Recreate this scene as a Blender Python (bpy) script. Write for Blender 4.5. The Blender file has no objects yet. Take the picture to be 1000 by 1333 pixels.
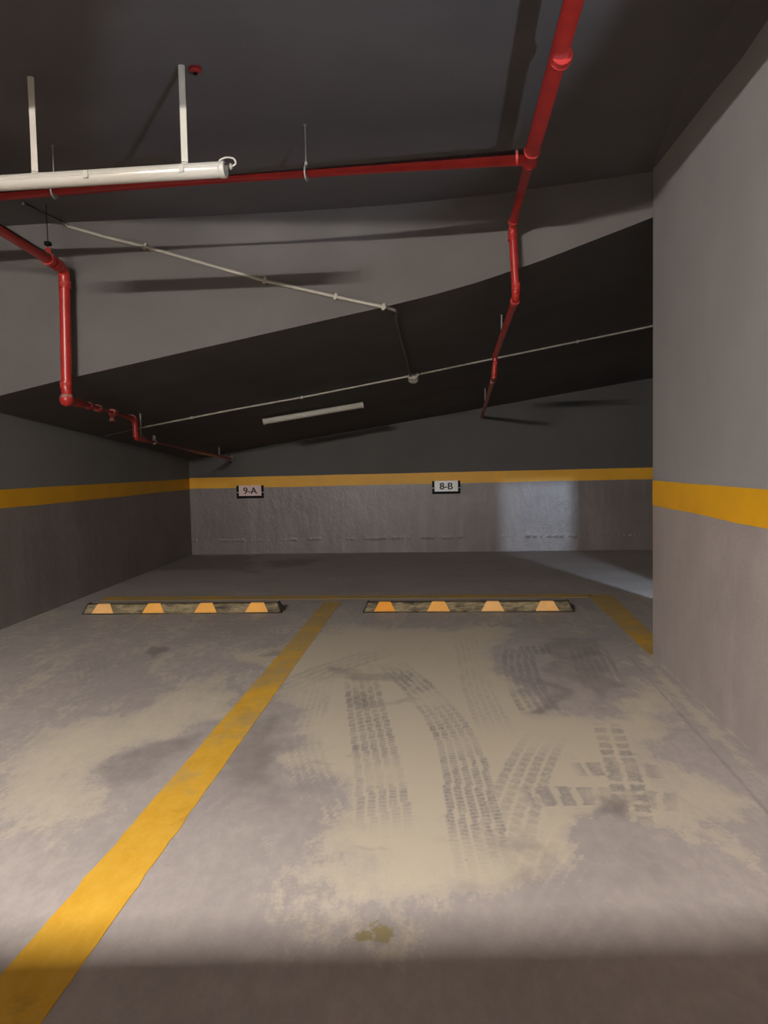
import bpy, bmesh, math, random
import numpy as np
from mathutils import Vector, Matrix
random.seed(7); rng = np.random.default_rng(5)
C = bpy.context.scene
col = C.collection
PI = math.pi

# ------------------------------------------------------------------ camera
EYE = 1.23
F = 1000.0
pit = math.atan(58.5/F); rol = math.atan(0.02)
R0 = Vector((1,0,0)); U0 = Vector((0, math.sin(pit), math.cos(pit))); FW = Vector((0, math.cos(pit), -math.sin(pit)))
RR = R0*math.cos(rol) - U0*math.sin(rol)
UU = R0*math.sin(rol) + U0*math.cos(rol)
cam_d = bpy.data.cameras.new('camera'); cam = bpy.data.objects.new('camera', cam_d); col.objects.link(cam)
cam_d.sensor_fit = 'HORIZONTAL'; cam_d.sensor_width = 36.0; cam_d.lens = 36.0*F/1000.0
cam_d.clip_start = 0.02; cam_d.clip_end = 100
M = Matrix((RR, UU, -FW)).transposed().to_4x4(); M.translation = Vector((0,0,EYE))
cam.matrix_world = M
C.camera = cam

# ------------------------------------------------------------------ exposure, world, lights
C.view_settings.view_transform = 'Standard'; C.view_settings.look = 'None'
C.view_settings.gamma = 1.0; C.view_settings.use_curve_mapping = False
C.view_settings.exposure = 0.0
w = bpy.data.worlds.new('world'); C.world = w; w.use_nodes = True
w.node_tree.nodes['Background'].inputs[0].default_value = (0.9, 0.95, 1.0, 1)
w.node_tree.nodes['Background'].inputs[1].default_value = 0.02
TUBE_POWER = 2000.0          # emission of the lit tube behind the camera
LAMP_POS = Vector((-1.95, -2.0, 2.61))
# cool light thrown up on the ceiling from beside the camera
sd = bpy.data.lights.new('ceiling_wash', 'SPOT'); sd.energy = 260; sd.color = (0.72, 0.83, 1.0)
sd.shadow_soft_size = 0.03; sd.spot_size = math.radians(32); sd.spot_blend = 0.35
so = bpy.data.objects.new('ceiling_wash', sd); col.objects.link(so); so.location = (1.08, 0.1, 1.15)
so.rotation_euler = (Vector((0.0, 3.25, 3.03)) - Vector(so.location)).to_track_quat('-Z', 'Y').to_euler()
# daylight that comes through the narrow gap beyond the right-hand wall
pd = bpy.data.lights.new('gap_daylight', 'SPOT'); pd.energy = 600; pd.color = (0.66, 0.80, 1.0)
pd.shadow_soft_size = 0.016; pd.spot_size = math.radians(75); pd.spot_blend = 0.3
po = bpy.data.objects.new('gap_daylight', pd); col.objects.link(po); po.location = (2.95, 3.9, 0.97)
po.rotation_euler = (Vector((2.15, 10.9, 0.2)) - Vector(po.location)).to_track_quat('-Z', 'Y').to_euler()

# ------------------------------------------------------------------ from a place in the photo to a place in the garage
def ray(x, y):
    return (FW*F + RR*(x-500) - UU*(y-666.5)).normalized()
def on_floor(x, y, z=0.0):
    d = ray(x, y); t = (z-EYE)/d.z
    return Vector((0,0,EYE)) + d*t
def at_depth(x, y, Y):
    d = ray(x, y); return Vector((0,0,EYE)) + d*(Y/d.y)
def on_line_wall(x, y, a, b):          # vertical plane through floor points a, b
    d = ray(x, y); n = Vector((b[1]-a[1], a[0]-b[0], 0)); t = (n.x*a[0]+n.y*a[1])/(n.x*d.x+n.y*d.y)
    return Vector((0,0,EYE)) + d*t

# ------------------------------------------------------------------ materials
def mat(name):
    m = bpy.data.materials.new(name); m.use_nodes = True
    nt = m.node_tree; b = nt.nodes['Principled BSDF']
    return m, nt, b
def N(nt, kind, **kw):
    n = nt.nodes.new(kind)
    for k, v in kw.items():
        if k.startswith('i_'):
            key = k[2:]
            key = int(key) if key.isdigit() else key
            n.inputs[key].default_value = v
        else: setattr(n, k, v)
    return n
def ramp(nt, fac, stops):
    r = nt.nodes.new('ShaderNodeValToRGB'); e = r.color_ramp.elements
    while len(e) > 1: e.remove(e[0])
    e[0].position = stops[0][0]; e[0].color = (*stops[0][1], 1)
    for p, c in stops[1:]:
        q = e.new(p); q.color = (*c, 1)
    nt.links.new(fac, r.inputs[0]); return r.outputs[0]
def noise(nt, scale, detail=4, rough=0.6, vec=None, stretch=None):
    tc = N(nt, 'ShaderNodeTexCoord'); v = tc.outputs['Object']
    if stretch:
        mp = N(nt, 'ShaderNodeMapping'); mp.inputs['Scale'].default_value = stretch
        nt.links.new(v, mp.inputs[0]); v = mp.outputs[0]
    n = N(nt, 'ShaderNodeTexNoise'); n.inputs['Scale'].default_value = scale
    n.inputs['Detail'].default_value = detail; n.inputs['Roughness'].default_value = rough
    nt.links.new(v, n.inputs['Vector']); return n.outputs['Fac']
def mixc(nt, fac, a, b, mode='MIX'):
    m = nt.nodes.new('ShaderNodeMix'); m.data_type = 'RGBA'; m.blend_type = mode
    for val, s in ((fac, m.inputs['Factor']), (a, m.inputs['A']), (b, m.inputs['B'])):
        if hasattr(val, 'is_output'): nt.links.new(val, s)
        elif isinstance(val, (int, float)): s.default_value = val
        else: s.default_value = (*val, 1)
    return m.outputs['Result']
def math_(nt, op, a, b=0.0, clamp=False):
    m = nt.nodes.new('ShaderNodeMath'); m.operation = op; m.use_clamp = clamp
    for val, s in ((a, m.inputs[0]), (b, m.inputs[1])):
        if hasattr(val, 'is_output'): nt.links.new(val, s)
        else: s.default_value = val
    return m.outputs[0]
def bump(nt, b, h, strength, dist=0.01):
    n = nt.nodes.new('ShaderNodeBump'); n.inputs['Strength'].default_value = strength; n.inputs['Distance'].default_value = dist
    nt.links.new(h, n.inputs['Height']); nt.links.new(n.outputs[0], b.inputs['Normal'])
def painted(name, c, var=0.12, rough=0.7, scale=3.0, bs=0.25, spec=0.5, stretch=None, bscale=35):
    m, nt, b = mat(name)
    f = noise(nt, scale, 6, 0.6, stretch=stretch)
    lo = tuple(v*(1-var) for v in c); hi = tuple(min(1, v*(1+var)) for v in c)
    nt.links.new(ramp(nt, f, [(0.3, lo), (0.7, hi)]), b.inputs['Base Color'])
    b.inputs['Roughness'].default_value = rough; b.inputs['Specular IOR Level'].default_value = spec
    if bs: bump(nt, b, noise(nt, bscale, 5, 0.6), bs, 0.004)
    return m
def gloss_wall(name, c_lo, c_hi, rough, streak=0.35, ridge=None):
    m, nt, b = mat(name)
    f = noise(nt, 1.6, 7, 0.65); s = noise(nt, 6.0, 5, 0.6, stretch=(1, 1, 0.12))
    c = ramp(nt, f, [(0.32, c_lo), (0.68, c_hi)])
    c = mixc(nt, ramp(nt, s, [(0.50, (0,0,0)), (0.72, (streak,)*3)]), c, tuple(min(1, v*1.35) for v in c_hi))
    nt.links.new(c, b.inputs['Base Color'])
    r = math_(nt, 'MULTIPLY_ADD', s, 0.3); r.node.inputs[2].default_value = rough-0.12
    nt.links.new(r, b.inputs['Roughness'])
    h = math_(nt, 'ADD', noise(nt, 7, 6, 0.65, stretch=(1,1,0.6)), math_(nt, 'MULTIPLY', noise(nt, 55, 3), 0.25))
    if ridge:       # lumpy lap of thick paint running along the wall
        tc = N(nt, 'ShaderNodeTexCoord'); sp = N(nt, 'ShaderNodeSeparateXYZ'); nt.links.new(tc.outputs['Object'], sp.inputs[0])
        dz = math_(nt, 'SUBTRACT', sp.outputs['Z'], ridge)
        dz = math_(nt, 'ADD', dz, math_(nt, 'MULTIPLY', math_(nt, 'SUBTRACT', noise(nt, 3, 4), 0.5), 0.05))
        g = math_(nt, 'POWER', 2.718, math_(nt, 'MULTIPLY', math_(nt, 'MULTIPLY', dz, dz), -3500.0))
        k = ramp(nt, noise(nt, 5, 4, 0.7, stretch=(1, 1, .3)), [(0.50, (0,)*3), (0.62, (1,)*3)])
        h = math_(nt, 'ADD', h, math_(nt, 'MULTIPLY', math_(nt, 'MULTIPLY', g, k), 1.0))
    bump(nt, b, h, 0.45 if ridge else 0.35, 0.02)
    return m
M_ = {}
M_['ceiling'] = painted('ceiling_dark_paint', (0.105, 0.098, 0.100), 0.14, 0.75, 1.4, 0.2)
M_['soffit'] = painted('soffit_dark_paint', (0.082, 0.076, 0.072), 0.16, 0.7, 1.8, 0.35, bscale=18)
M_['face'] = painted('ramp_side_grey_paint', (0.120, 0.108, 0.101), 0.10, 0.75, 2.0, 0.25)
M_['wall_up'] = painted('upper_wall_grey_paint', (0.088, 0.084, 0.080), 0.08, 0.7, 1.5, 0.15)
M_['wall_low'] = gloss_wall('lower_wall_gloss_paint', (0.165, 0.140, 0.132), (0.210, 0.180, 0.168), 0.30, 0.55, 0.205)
M_['wall_low_left_shaded'] = gloss_wall('left_lower_wall_paint_shaded', (0.20, 0.170, 0.162), (0.27, 0.232, 0.220), 0.55)  # side wall paint again, with shade put into its colour
M_['wall_up_left_shaded'] = painted('left_upper_wall_paint_shaded', (0.20, 0.195, 0.188), 0.08, 0.7, 1.5, 0.15)  # darker copy of the upper side paint, standing in for shade
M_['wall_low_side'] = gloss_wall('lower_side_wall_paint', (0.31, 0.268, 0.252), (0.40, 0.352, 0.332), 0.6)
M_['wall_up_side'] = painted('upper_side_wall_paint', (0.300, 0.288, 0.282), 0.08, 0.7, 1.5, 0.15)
M_['hidden'] = painted('plain_concrete', (0.42, 0.41, 0.40), 0.1, 0.8)
M_['band'] = painted('yellow_wall_paint', (0.80, 0.40, 0.010), 0.07, 0.5, 4, 0.12)
def line_paint():
    m, nt, b = mat('worn_yellow_floor_paint')
    f = noise(nt, 2.2, 8, 0.7); g = noise(nt, 16, 6, 0.7, stretch=(1, .4, 1)); h = noise(nt, 90, 3)
    base = ramp(nt, g, [(0.35, (0.72, 0.385, 0.028)), (0.65, (0.82, 0.48, 0.06))])
    wear = math_(nt, 'ADD', math_(nt, 'MULTIPLY', f, 0.75), math_(nt, 'MULTIPLY', g, 0.35))
    tc = N(nt, 'ShaderNodeTexCoord'); sp = N(nt, 'ShaderNodeSeparateXYZ'); nt.links.new(tc.outputs['Object'], sp.inputs[0])
    far = N(nt, 'ShaderNodeMapRange'); far.inputs['From Min'].default_value = 2.0; far.inputs['From Max'].default_value = 6.0
    far.inputs['To Min'].default_value = -0.10; far.inputs['To Max'].default_value = 0.11
    nt.links.new(sp.outputs['Y'], far.inputs['Value'])
    wear = math_(nt, 'ADD', wear, far.outputs[0])
    k = ramp(nt, wear, [(0.52, (0,0,0)), (0.68, (0.75, 0.75, 0.75))])
    c = mixc(nt, k, base, (0.42, 0.33, 0.17))
    k2 = ramp(nt, noise(nt, 5, 6, 0.7), [(0.60, (0,0,0)), (0.72, (0.45, 0.45, 0.45))])
    c = mixc(nt, k2, c, (0.34, 0.20, 0.035))
    nt.links.new(c, b.inputs['Base Color']); b.inputs['Roughness'].default_value = 0.6
    bump(nt, b, h, 0.2, 0.002)
    return m
M_['line'] = line_paint()
def red_paint():
    m, nt, b = mat('red_pipe_paint')
    f = noise(nt, 9, 5); d = noise(nt, 40, 3)
    c = ramp(nt, f, [(0.3, (0.33, 0.017, 0.013)), (0.7, (0.46, 0.028, 0.022))])
    # dust that has settled on the upward side of the pipes
    g = N(nt, 'ShaderNodeNewGeometry'); sp = N(nt, 'ShaderNodeSeparateXYZ'); nt.links.new(g.outputs['Normal'], sp.inputs[0])
    k = math_(nt, 'MULTIPLY', ramp(nt, sp.outputs['Z'], [(0.10, (0,0,0)), (0.55, (1,1,1))]), ramp(nt, d, [(0.35, (0.4,)*3), (0.6, (0.85,)*3)]))
    c = mixc(nt, k, c, (0.36, 0.27, 0.23))
    nt.links.new(c, b.inputs['Base Color']); b.inputs['Roughness'].default_value = 0.32
    bump(nt, b, d, 0.1, 0.002)
    return m
M_['red'] = red_paint()
M_['red_plastic'] = painted('red_cover', (0.30, 0.02, 0.02), 0.2, 0.4, 20, 0.1)
M_['lamp_white'] = painted('lamp_housing_plastic', (0.47, 0.445, 0.39), 0.05, 0.45, 8, 0.0)
M_['lamp_diffuser'] = painted('lamp_diffuser_plastic', (0.50, 0.47, 0.41), 0.04, 0.22, 8, 0.0)
M_['rod'] = painted('white_rod_plastic', (0.50, 0.47, 0.40), 0.08, 0.45, 14, 0.05)
M_['conduit'] = painted('grey_white_conduit', (0.38, 0.35, 0.30), 0.14, 0.45, 12, 0.05)
M_['dark_conduit'] = painted('dark_painted_conduit', (0.10, 0.09, 0.085), 0.15, 0.5, 12, 0.05)
M_['steel'] = painted('galvanised_steel', (0.24, 0.225, 0.21), 0.2, 0.45, 30, 0.05)
M_['black'] = painted('black_plastic', (0.008, 0.008, 0.008), 0.3, 0.8, 20, 0.05, spec=0.15)
M_['sign_white'] = painted('white_sign_plate', (0.88, 0.90, 0.88), 0.05, 0.35, 20, 0.0)
M_['sign_pink'] = painted('pinkish_sign_plate', (0.80, 0.60, 0.57), 0.06, 0.35, 14, 0.0)
M_['ink'] = painted('black_lettering', (0.02, 0.02, 0.02), 0.1, 0.5, 20, 0.0)
def stop_mat():
    m, nt, b = mat('dusty_rubber')
    f = noise(nt, 3.2, 7, 0.7, stretch=(1, 3, 2)); g = noise(nt, 22, 6, 0.7, stretch=(.5, 1, 2))
    v = math_(nt, 'ADD', math_(nt, 'MULTIPLY', f, 0.6), math_(nt, 'MULTIPLY', g, 0.5))
    c = ramp(nt, v, [(0.42, (0.035, 0.030, 0.022)), (0.52, (0.13, 0.10, 0.055)), (0.64, (0.30, 0.24, 0.13))])
    nt.links.new(c, b.inputs['Base Color']); b.inputs['Roughness'].default_value = 0.75
    bump(nt, b, g, 0.4, 0.006); return m
M_['stop'] = stop_mat()
M_['stop_edge'] = painted('black_rubber', (0.018, 0.016, 0.014), 0.4, 0.7, 30, 0.3)
M_['reflector'] = painted('amber_reflector', (0.86, 0.42, 0.085), 0.07, 0.35, 9, 0.0)
M_['reflector_deep'] = painted('deep_amber_reflector', (0.82, 0.32, 0.02), 0.07, 0.35, 9, 0.0)
M_['reflector_pale'] = painted('pale_amber_reflector', (0.86, 0.48, 0.17), 0.07, 0.35, 9, 0.0)
def emit(name, c, s):
    m, nt, b = mat(name); b.inputs['Base Color'].default_value = (0.8,0.8,0.8,1)
    b.inputs['Emission Color'].default_value = (*c, 1); b.inputs['Emission Strength'].default_value = s; return m
M_['tube_lit'] = emit('lit_tube', (1.0, 0.94, 0.885), TUBE_POWER)

def floor_mat():
    m, nt, b = mat('dusty_concrete_floor')
    def attr(n):
        a = N(nt, 'ShaderNodeAttribute'); a.attribute_name = n; return a.outputs['Fac']
    dust, tread, grime = attr('dust'), attr('tread'), attr('grime')
    n1 = noise(nt, 1.1, 8, 0.65); n2 = noise(nt, 7, 8, 0.7, stretch=(1, .6, 1)); n3 = noise(nt, 60, 5, 0.7); n4 = noise(nt, 2.5, 8, 0.75, stretch=(1.6, .5, 1))
    c = ramp(nt, n1, [(0.30, (0.350, 0.313, 0.293)), (0.5, (0.435, 0.392, 0.366)), (0.70, (0.520, 0.470, 0.440))])
    c = mixc(nt, ramp(nt, n2, [(0.35, (0.0,)*3), (0.75, (0.35,)*3)]), c, (0.56, 0.495, 0.46))
    # broken-up dust
    dv = math_(nt, 'ADD', dust, math_(nt, 'MULTIPLY', math_(nt, 'SUBTRACT', n4, 0.5), 1.5))
    dv = math_(nt, 'ADD', dv, math_(nt, 'MULTIPLY', math_(nt, 'SUBTRACT', n2, 0.5), 0.6))
    n5 = noise(nt, 22, 8, 0.75, stretch=(1, .45, 1))
    dv = math_(nt, 'ADD', dv, math_(nt, 'MULTIPLY', math_(nt, 'SUBTRACT', n3, 0.5), 0.5))
    dv = math_(nt, 'ADD', dv, math_(nt, 'MULTIPLY', math_(nt, 'SUBTRACT', n5, 0.5), 0.7))
    c = mixc(nt, ramp(nt, n5, [(0.42, (0.4,)*3), (0.6, (0,)*3)]), c, (0.33, 0.29, 0.275))
    k = ramp(nt, dv, [(0.34, (0,)*3), (0.50, (0.6,)*3), (0.85, (1,)*3)])
    c = mixc(nt, math_(nt, 'MULTIPLY', k, 0.85), c, (0.63, 0.560, 0.425))
    # tread and grime
    tv = math_(nt, 'MULTIPLY', tread, ramp(nt, n3, [(0.36, (0.45,)*3), (0.52, (1,)*3)]))
    tv = math_(nt, 'MULTIPLY', tv, ramp(nt, n5, [(0.36, (0.45,)*3), (0.52, (1,)*3)]))
    c = mixc(nt, math_(nt, 'MULTIPLY', tv, 0.9), c, (0.285, 0.252, 0.245))
    gv = math_(nt, 'ADD', grime, math_(nt, 'MULTIPLY', math_(nt, 'SUBTRACT', n2, 0.5), 0.9))
    gk = ramp(nt, gv, [(0.32, (0,)*3), (0.75, (0.9,)*3)])
    c = mixc(nt, math_(nt, 'MULTIPLY', gk, 0.75), c, (0.22, 0.19, 0.175))
    st = attr('stain')
    sv = ramp(nt, math_(nt, 'ADD', st, math_(nt, 'MULTIPLY', math_(nt, 'SUBTRACT', noise(nt, 28, 6, 0.7), 0.5), 3.4)), [(0.55, (0,)*3), (0.75, (0.85,)*3)])
    c = mixc(nt, sv, c, (0.30, 0.245, 0.10))
    nt.links.new(c, b.inputs['Base Color'])
    r = math_(nt, 'MULTIPLY_ADD', n2, 0.2); r.node.inputs[2].default_value = 0.52
    nt.links.new(r, b.inputs['Roughness'])
    bump(nt, b, math_(nt, 'ADD', n3, math_(nt, 'MULTIPLY', n2, 0.8)), 0.18, 0.004)
    return m

# ------------------------------------------------------------------ mesh helpers
def tag(o, label=None, cat=None, group=None, kind=None):
    if label: o['label'] = label
    if cat: o['category'] = cat
    if group: o['group'] = group
    if kind: o['kind'] = kind
    return o
def thing(name, label, cat, loc=(0,0,0), group=None):
    o = bpy.data.objects.new(name, None); col.objects.link(o); o.location = loc; o.empty_display_size = 0.05
    return tag(o, label, cat, group)
def obj(name, bm, m, parent=None, smooth=False, world=True):
    me = bpy.data.meshes.new(name); bmesh.ops.recalc_face_normals(bm, faces=bm.faces); bm.to_mesh(me); bm.free()
    for k in (m if isinstance(m, (list, tuple)) else [m]): me.materials.append(k)
    if smooth:
        for p in me.polygons: p.use_smooth = True
        me.set_sharp_from_angle(angle=math.radians(40))
    o = bpy.data.objects.new(name, me); col.objects.link(o)
    if parent:
        o.parent = parent
        if world: o.matrix_parent_inverse = Matrix.Translation(parent_origin(parent)).inverted()
    return o
def parent_origin(p):
    v = Vector(p.location)
    if p.parent: v = v + 0*v
    return v
def quad(bm, pts, mi=0):
    f = bm.faces.new([bm.verts.new(p) for p in pts]); f.material_index = mi; return f
def box(bm, lo, hi, bev=0.0, mi=0, rot=None, piv=None):
    r = bmesh.ops.create_cube(bm, size=1.0); vs = r['verts']
    c = [(a+b)/2 for a, b in zip(lo, hi)]; s = [abs(b-a) for a, b in zip(lo, hi)]
    for v in vs: v.co = Vector((v.co.x*s[0]+c[0], v.co.y*s[1]+c[1], v.co.z*s[2]+c[2]))
    fs = set(f for v in vs for f in v.link_faces)
    for f in fs: f.material_index = mi
    if bev:
        es = list(set(e for v in vs for e in v.link_edges))
        q = bmesh.ops.bevel(bm, geom=es, offset=bev, segments=2, affect='EDGES')
        vs = list(set(v for f in q['faces'] for v in f.verts) | set(v for v in vs if v.is_valid))
    if rot is not None:
        bmesh.ops.transform(bm, matrix=Matrix.Translation(piv) @ rot @ Matrix.Translation(-Vector(piv)), verts=list(set(vs)))
    return vs
def frame_at(t):
    t = t.normalized(); up = Vector((0,0,1)) if abs(t.z) < 0.95 else Vector((0,1,0))
    a = t.cross(up).normalized(); b = a.cross(t).normalized(); return a, b
def tube(bm, pts, r, n=16, cap=True):
    pts = [Vector(p) for p in pts]; rings = []
    rs = r if isinstance(r, (list, tuple)) else [r]*len(pts)
    prev = None
    for i, p in enumerate(pts):
        if i == 0: t = pts[1]-pts[0]
        elif i == len(pts)-1: t = pts[-1]-pts[-2]
        else: t = (pts[i+1]-p).normalized() + (p-pts[i-1]).normalized()
        t.normalize()
        if prev is None: a, b = frame_at(t)
        else:
            a = prev - t*prev.dot(t); a.normalize(); b = t.cross(a)
        prev = a
        rings.append([bm.verts.new(p + (a*math.cos(2*PI*k/n) + b*math.sin(2*PI*k/n))*rs[i]) for k in range(n)])
    for i in range(len(rings)-1):
        for k in range(n):
            bm.faces.new((rings[i][k], rings[i][(k+1)%n], rings[i+1][(k+1)%n], rings[i+1][k]))
    if cap:
        bm.faces.new(rings[0]); bm.faces.new(rings[-1])
def bend(p0, corner, p1, rad, n=6):
    """arc points that replace a corner"""
    p0, c, p1 = Vector(p0), Vector(corner), Vector(p1)
    u = (p0-c).normalized(); v = (p1-c).normalized()
    a = c+u*rad; b = c+v*rad
    return [a*(1-t)**2 + c*2*t*(1-t) + b*t**2 for t in [i/n for i in range(n+1)]]
def collar(bm, p, t, r, L):
    p = Vector(p); t = Vector(t).normalized()
    tube(bm, [p-t*L/2, p-t*L*0.42, p+t*L*0.42, p+t*L/2], [r*0.93, r, r, r*0.93], 18)

# ------------------------------------------------------------------ plan of the garage (metres, camera at the origin, looking along +Y)
LW0, LW1 = on_floor(0, 820), on_floor(250, 722)           # left wall foot
RW0, RW1 = on_floor(1000, 998), on_floor(850, 852)        # right wall foot
BW0, BW1 = on_floor(250, 722), on_floor(850, 715.5)       # back wall foot
def along(a, b, Y=None, X=None):
    if Y is not None: t = (Y-a.y)/(b.y-a.y)
    else: t = (X-a.x)/(b.x-a.x)
    return a + (b-a)*t
CEIL = EYE+1.80
XR = 5.2
backR = along(BW0, BW1, X=XR)
lwF = along(LW0, LW1, Y=-4.0); rwF = along(RW0, RW1, Y=-4.0)
# ramp side: plan polyline (X, Y) and its lower edge, from points seen in the photo
face_plan = [(-3.05, 5.73), (-2.3, 5.64), (-1.4, 5.57), (-0.6, 5.50), (0.0, 5.42), (0.35, 5.345), (0.73, 5.245), (1.1, 5.12), (1.4, 5.01), (1.74, 4.875)]
low_px = [(0, 515), (83, 494), (250, 456), (400, 422), (500, 399.5), (560, 385), (620, 368), (700, 341), (775, 312), (850, 283)]
def face_hit(x, y):
    best = None
    for a, b in zip(face_plan[:-1], face_plan[1:]):
        p = on_line_wall(x, y, a, b)
        if a[0]-0.02 <= p.x <= b[0]+0.02: return p
        best = p if best is None or abs(p.x-(a[0]+b[0])/2) < abs(best.x) else best
    a, b = (face_plan[0], face_plan[1]) if x < 500 else (face_plan[-2], face_plan[-1])
    return on_line_wall(x, y, a, b)
low = [face_hit(*p) for p in low_px]
xs_f = [p.x for p in low]; zs_f = [p.z for p in low]; ys_f = [p.y for p in low]
back_px = [(247, 598), (500, 554), (850, 492)]
bk = [on_line_wall(x, y, BW0, BW1) for x, y in back_px]
def lin(x, xs, ys):
    if x <= xs[0]: i = 0
    elif x >= xs[-1]: i = len(xs)-2
    else: i = max(k for k in range(len(xs)-1) if xs[k] <= x)
    t = (x-xs[i])/(xs[i+1]-xs[i]); return ys[i]*(1-t)+ys[i+1]*t
def front_edge(X): return Vector((X, lin(X, [p[0] for p in face_plan], [p[1] for p in face_plan]), lin(X, xs_f, zs_f)))
def back_edge(X):
    b = along(BW0, BW1, X=X); return Vector((X, b.y, lin(X, [p.x for p in bk], [p.z for p in bk])))
def soffit_z(X, Y):
    a, b = front_edge(X), back_edge(X); t = (Y-a.y)/(b.y-a.y); return a.z*(1-t)+b.z*t
def soffit_hit(x, y, below=0.0):
    d = ray(x, y); lo, hi = 3.0, 14.0
    def f(t):
        p = Vector((0,0,EYE))+d*t; return p.z - (soffit_z(p.x, p.y)-below)
    # the surface is met where f changes sign
    for _ in range(60):
        m = (lo+hi)/2
        if f(m) < 0: lo = m
        else: hi = m
    return Vector((0,0,EYE))+d*lo
print('LW', LW0, LW1, 'RW', RW0, RW1, 'BW', BW0, BW1)
print('front', [(round(a,2), round(b,2)) for a, b in zip(xs_f, zs_f)], 'back', [(round(p.x,2), round(p.z,2)) for p in bk])

# ------------------------------------------------------------------ floor: grid carrying dust, tread and grime
def vnoise(x, y, s, seed):
    g = np.random.default_rng(seed).random((64, 64)); X = x*s; Y = y*s
    xi = np.floor(X).astype(int); yi = np.floor(Y).astype(int); fx = X-xi; fy = Y-yi
    fx = fx*fx*(3-2*fx); fy = fy*fy*(3-2*fy)
    a = g[xi%64, yi%64]; b = g[(xi+1)%64, yi%64]; c = g[xi%64, (yi+1)%64]; d = g[(xi+1)%64, (yi+1)%64]
    return (a*(1-fx)+b*fx)*(1-fy) + (c*(1-fx)+d*fx)*fy
def fbm(x, y, s, seed):
    return sum(vnoise(x, y, s*2**k, seed+k)*0.5**k for k in range(4))/1.875 - 0.5
def fpx(pts): return [on_floor(*p) for p in pts]
def seg_info(X, Y, P):
    """distance to polyline, signed side offset, arc length"""
    best = np.full(X.shape, 1e9); off = np.zeros(X.shape); arc = np.zeros(X.shape); acc = 0.0
    for i, (a, b) in enumerate(zip(P[:-1], P[1:])):
        dx, dy = b.x-a.x, b.y-a.y; L = math.hypot(dx, dy)
        t = np.clip(((X-a.x)*dx+(Y-a.y)*dy)/L**2, 0, 1)
        ex = X-(a.x+t*dx); ey = Y-(a.y+t*dy); d = np.hypot(ex, ey)
        s = (ex*dy-ey*dx)/L
        m = d < best
        best[m] = d[m]; off[m] = s[m]; arc[m] = (acc+t*L)[m]; acc += L
    return best, off, arc, acc
def smooth_poly(pts, n=6):
    """Catmull-Rom through the points"""
    P = [Vector(p) for p in pts]; out = []
    for i in range(len(P)-1):
        p0 = P[max(i-1,0)]; p1 = P[i]; p2 = P[i+1]; p3 = P[min(i+2, len(P)-1)]
        for k in range(n):
            t = k/n
            out.append(0.5*((2*p1)+(p2-p0)*t+(2*p0-5*p1+4*p2-p3)*t*t+(3*p1-p0-3*p2+p3)*t**3))
    out.append(P[-1]); return out
def poly_mask(X, Y, P, soft):
    inside = np.zeros(X.shape, bool); n = len(P); dist = np.full(X.shape, 1e9)
    for i in range(n):
        a, b = P[i], P[(i+1)%n]
        c = ((a.y > Y) != (b.y > Y)) & (X < (b.x-a.x)*(Y-a.y)/((b.y-a.y) or 1e-9)+a.x)
        inside ^= c
        dx, dy = b.x-a.x, b.y-a.y; t = np.clip(((X-a.x)*dx+(Y-a.y)*dy)/(dx*dx+dy*dy), 0, 1)
        dist = np.minimum(dist, np.hypot(X-a.x-t*dx, Y-a.y-t*dy))
    s = np.where(inside, dist, -dist)
    return np.clip(s/soft+0.5, 0, 1)
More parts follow.
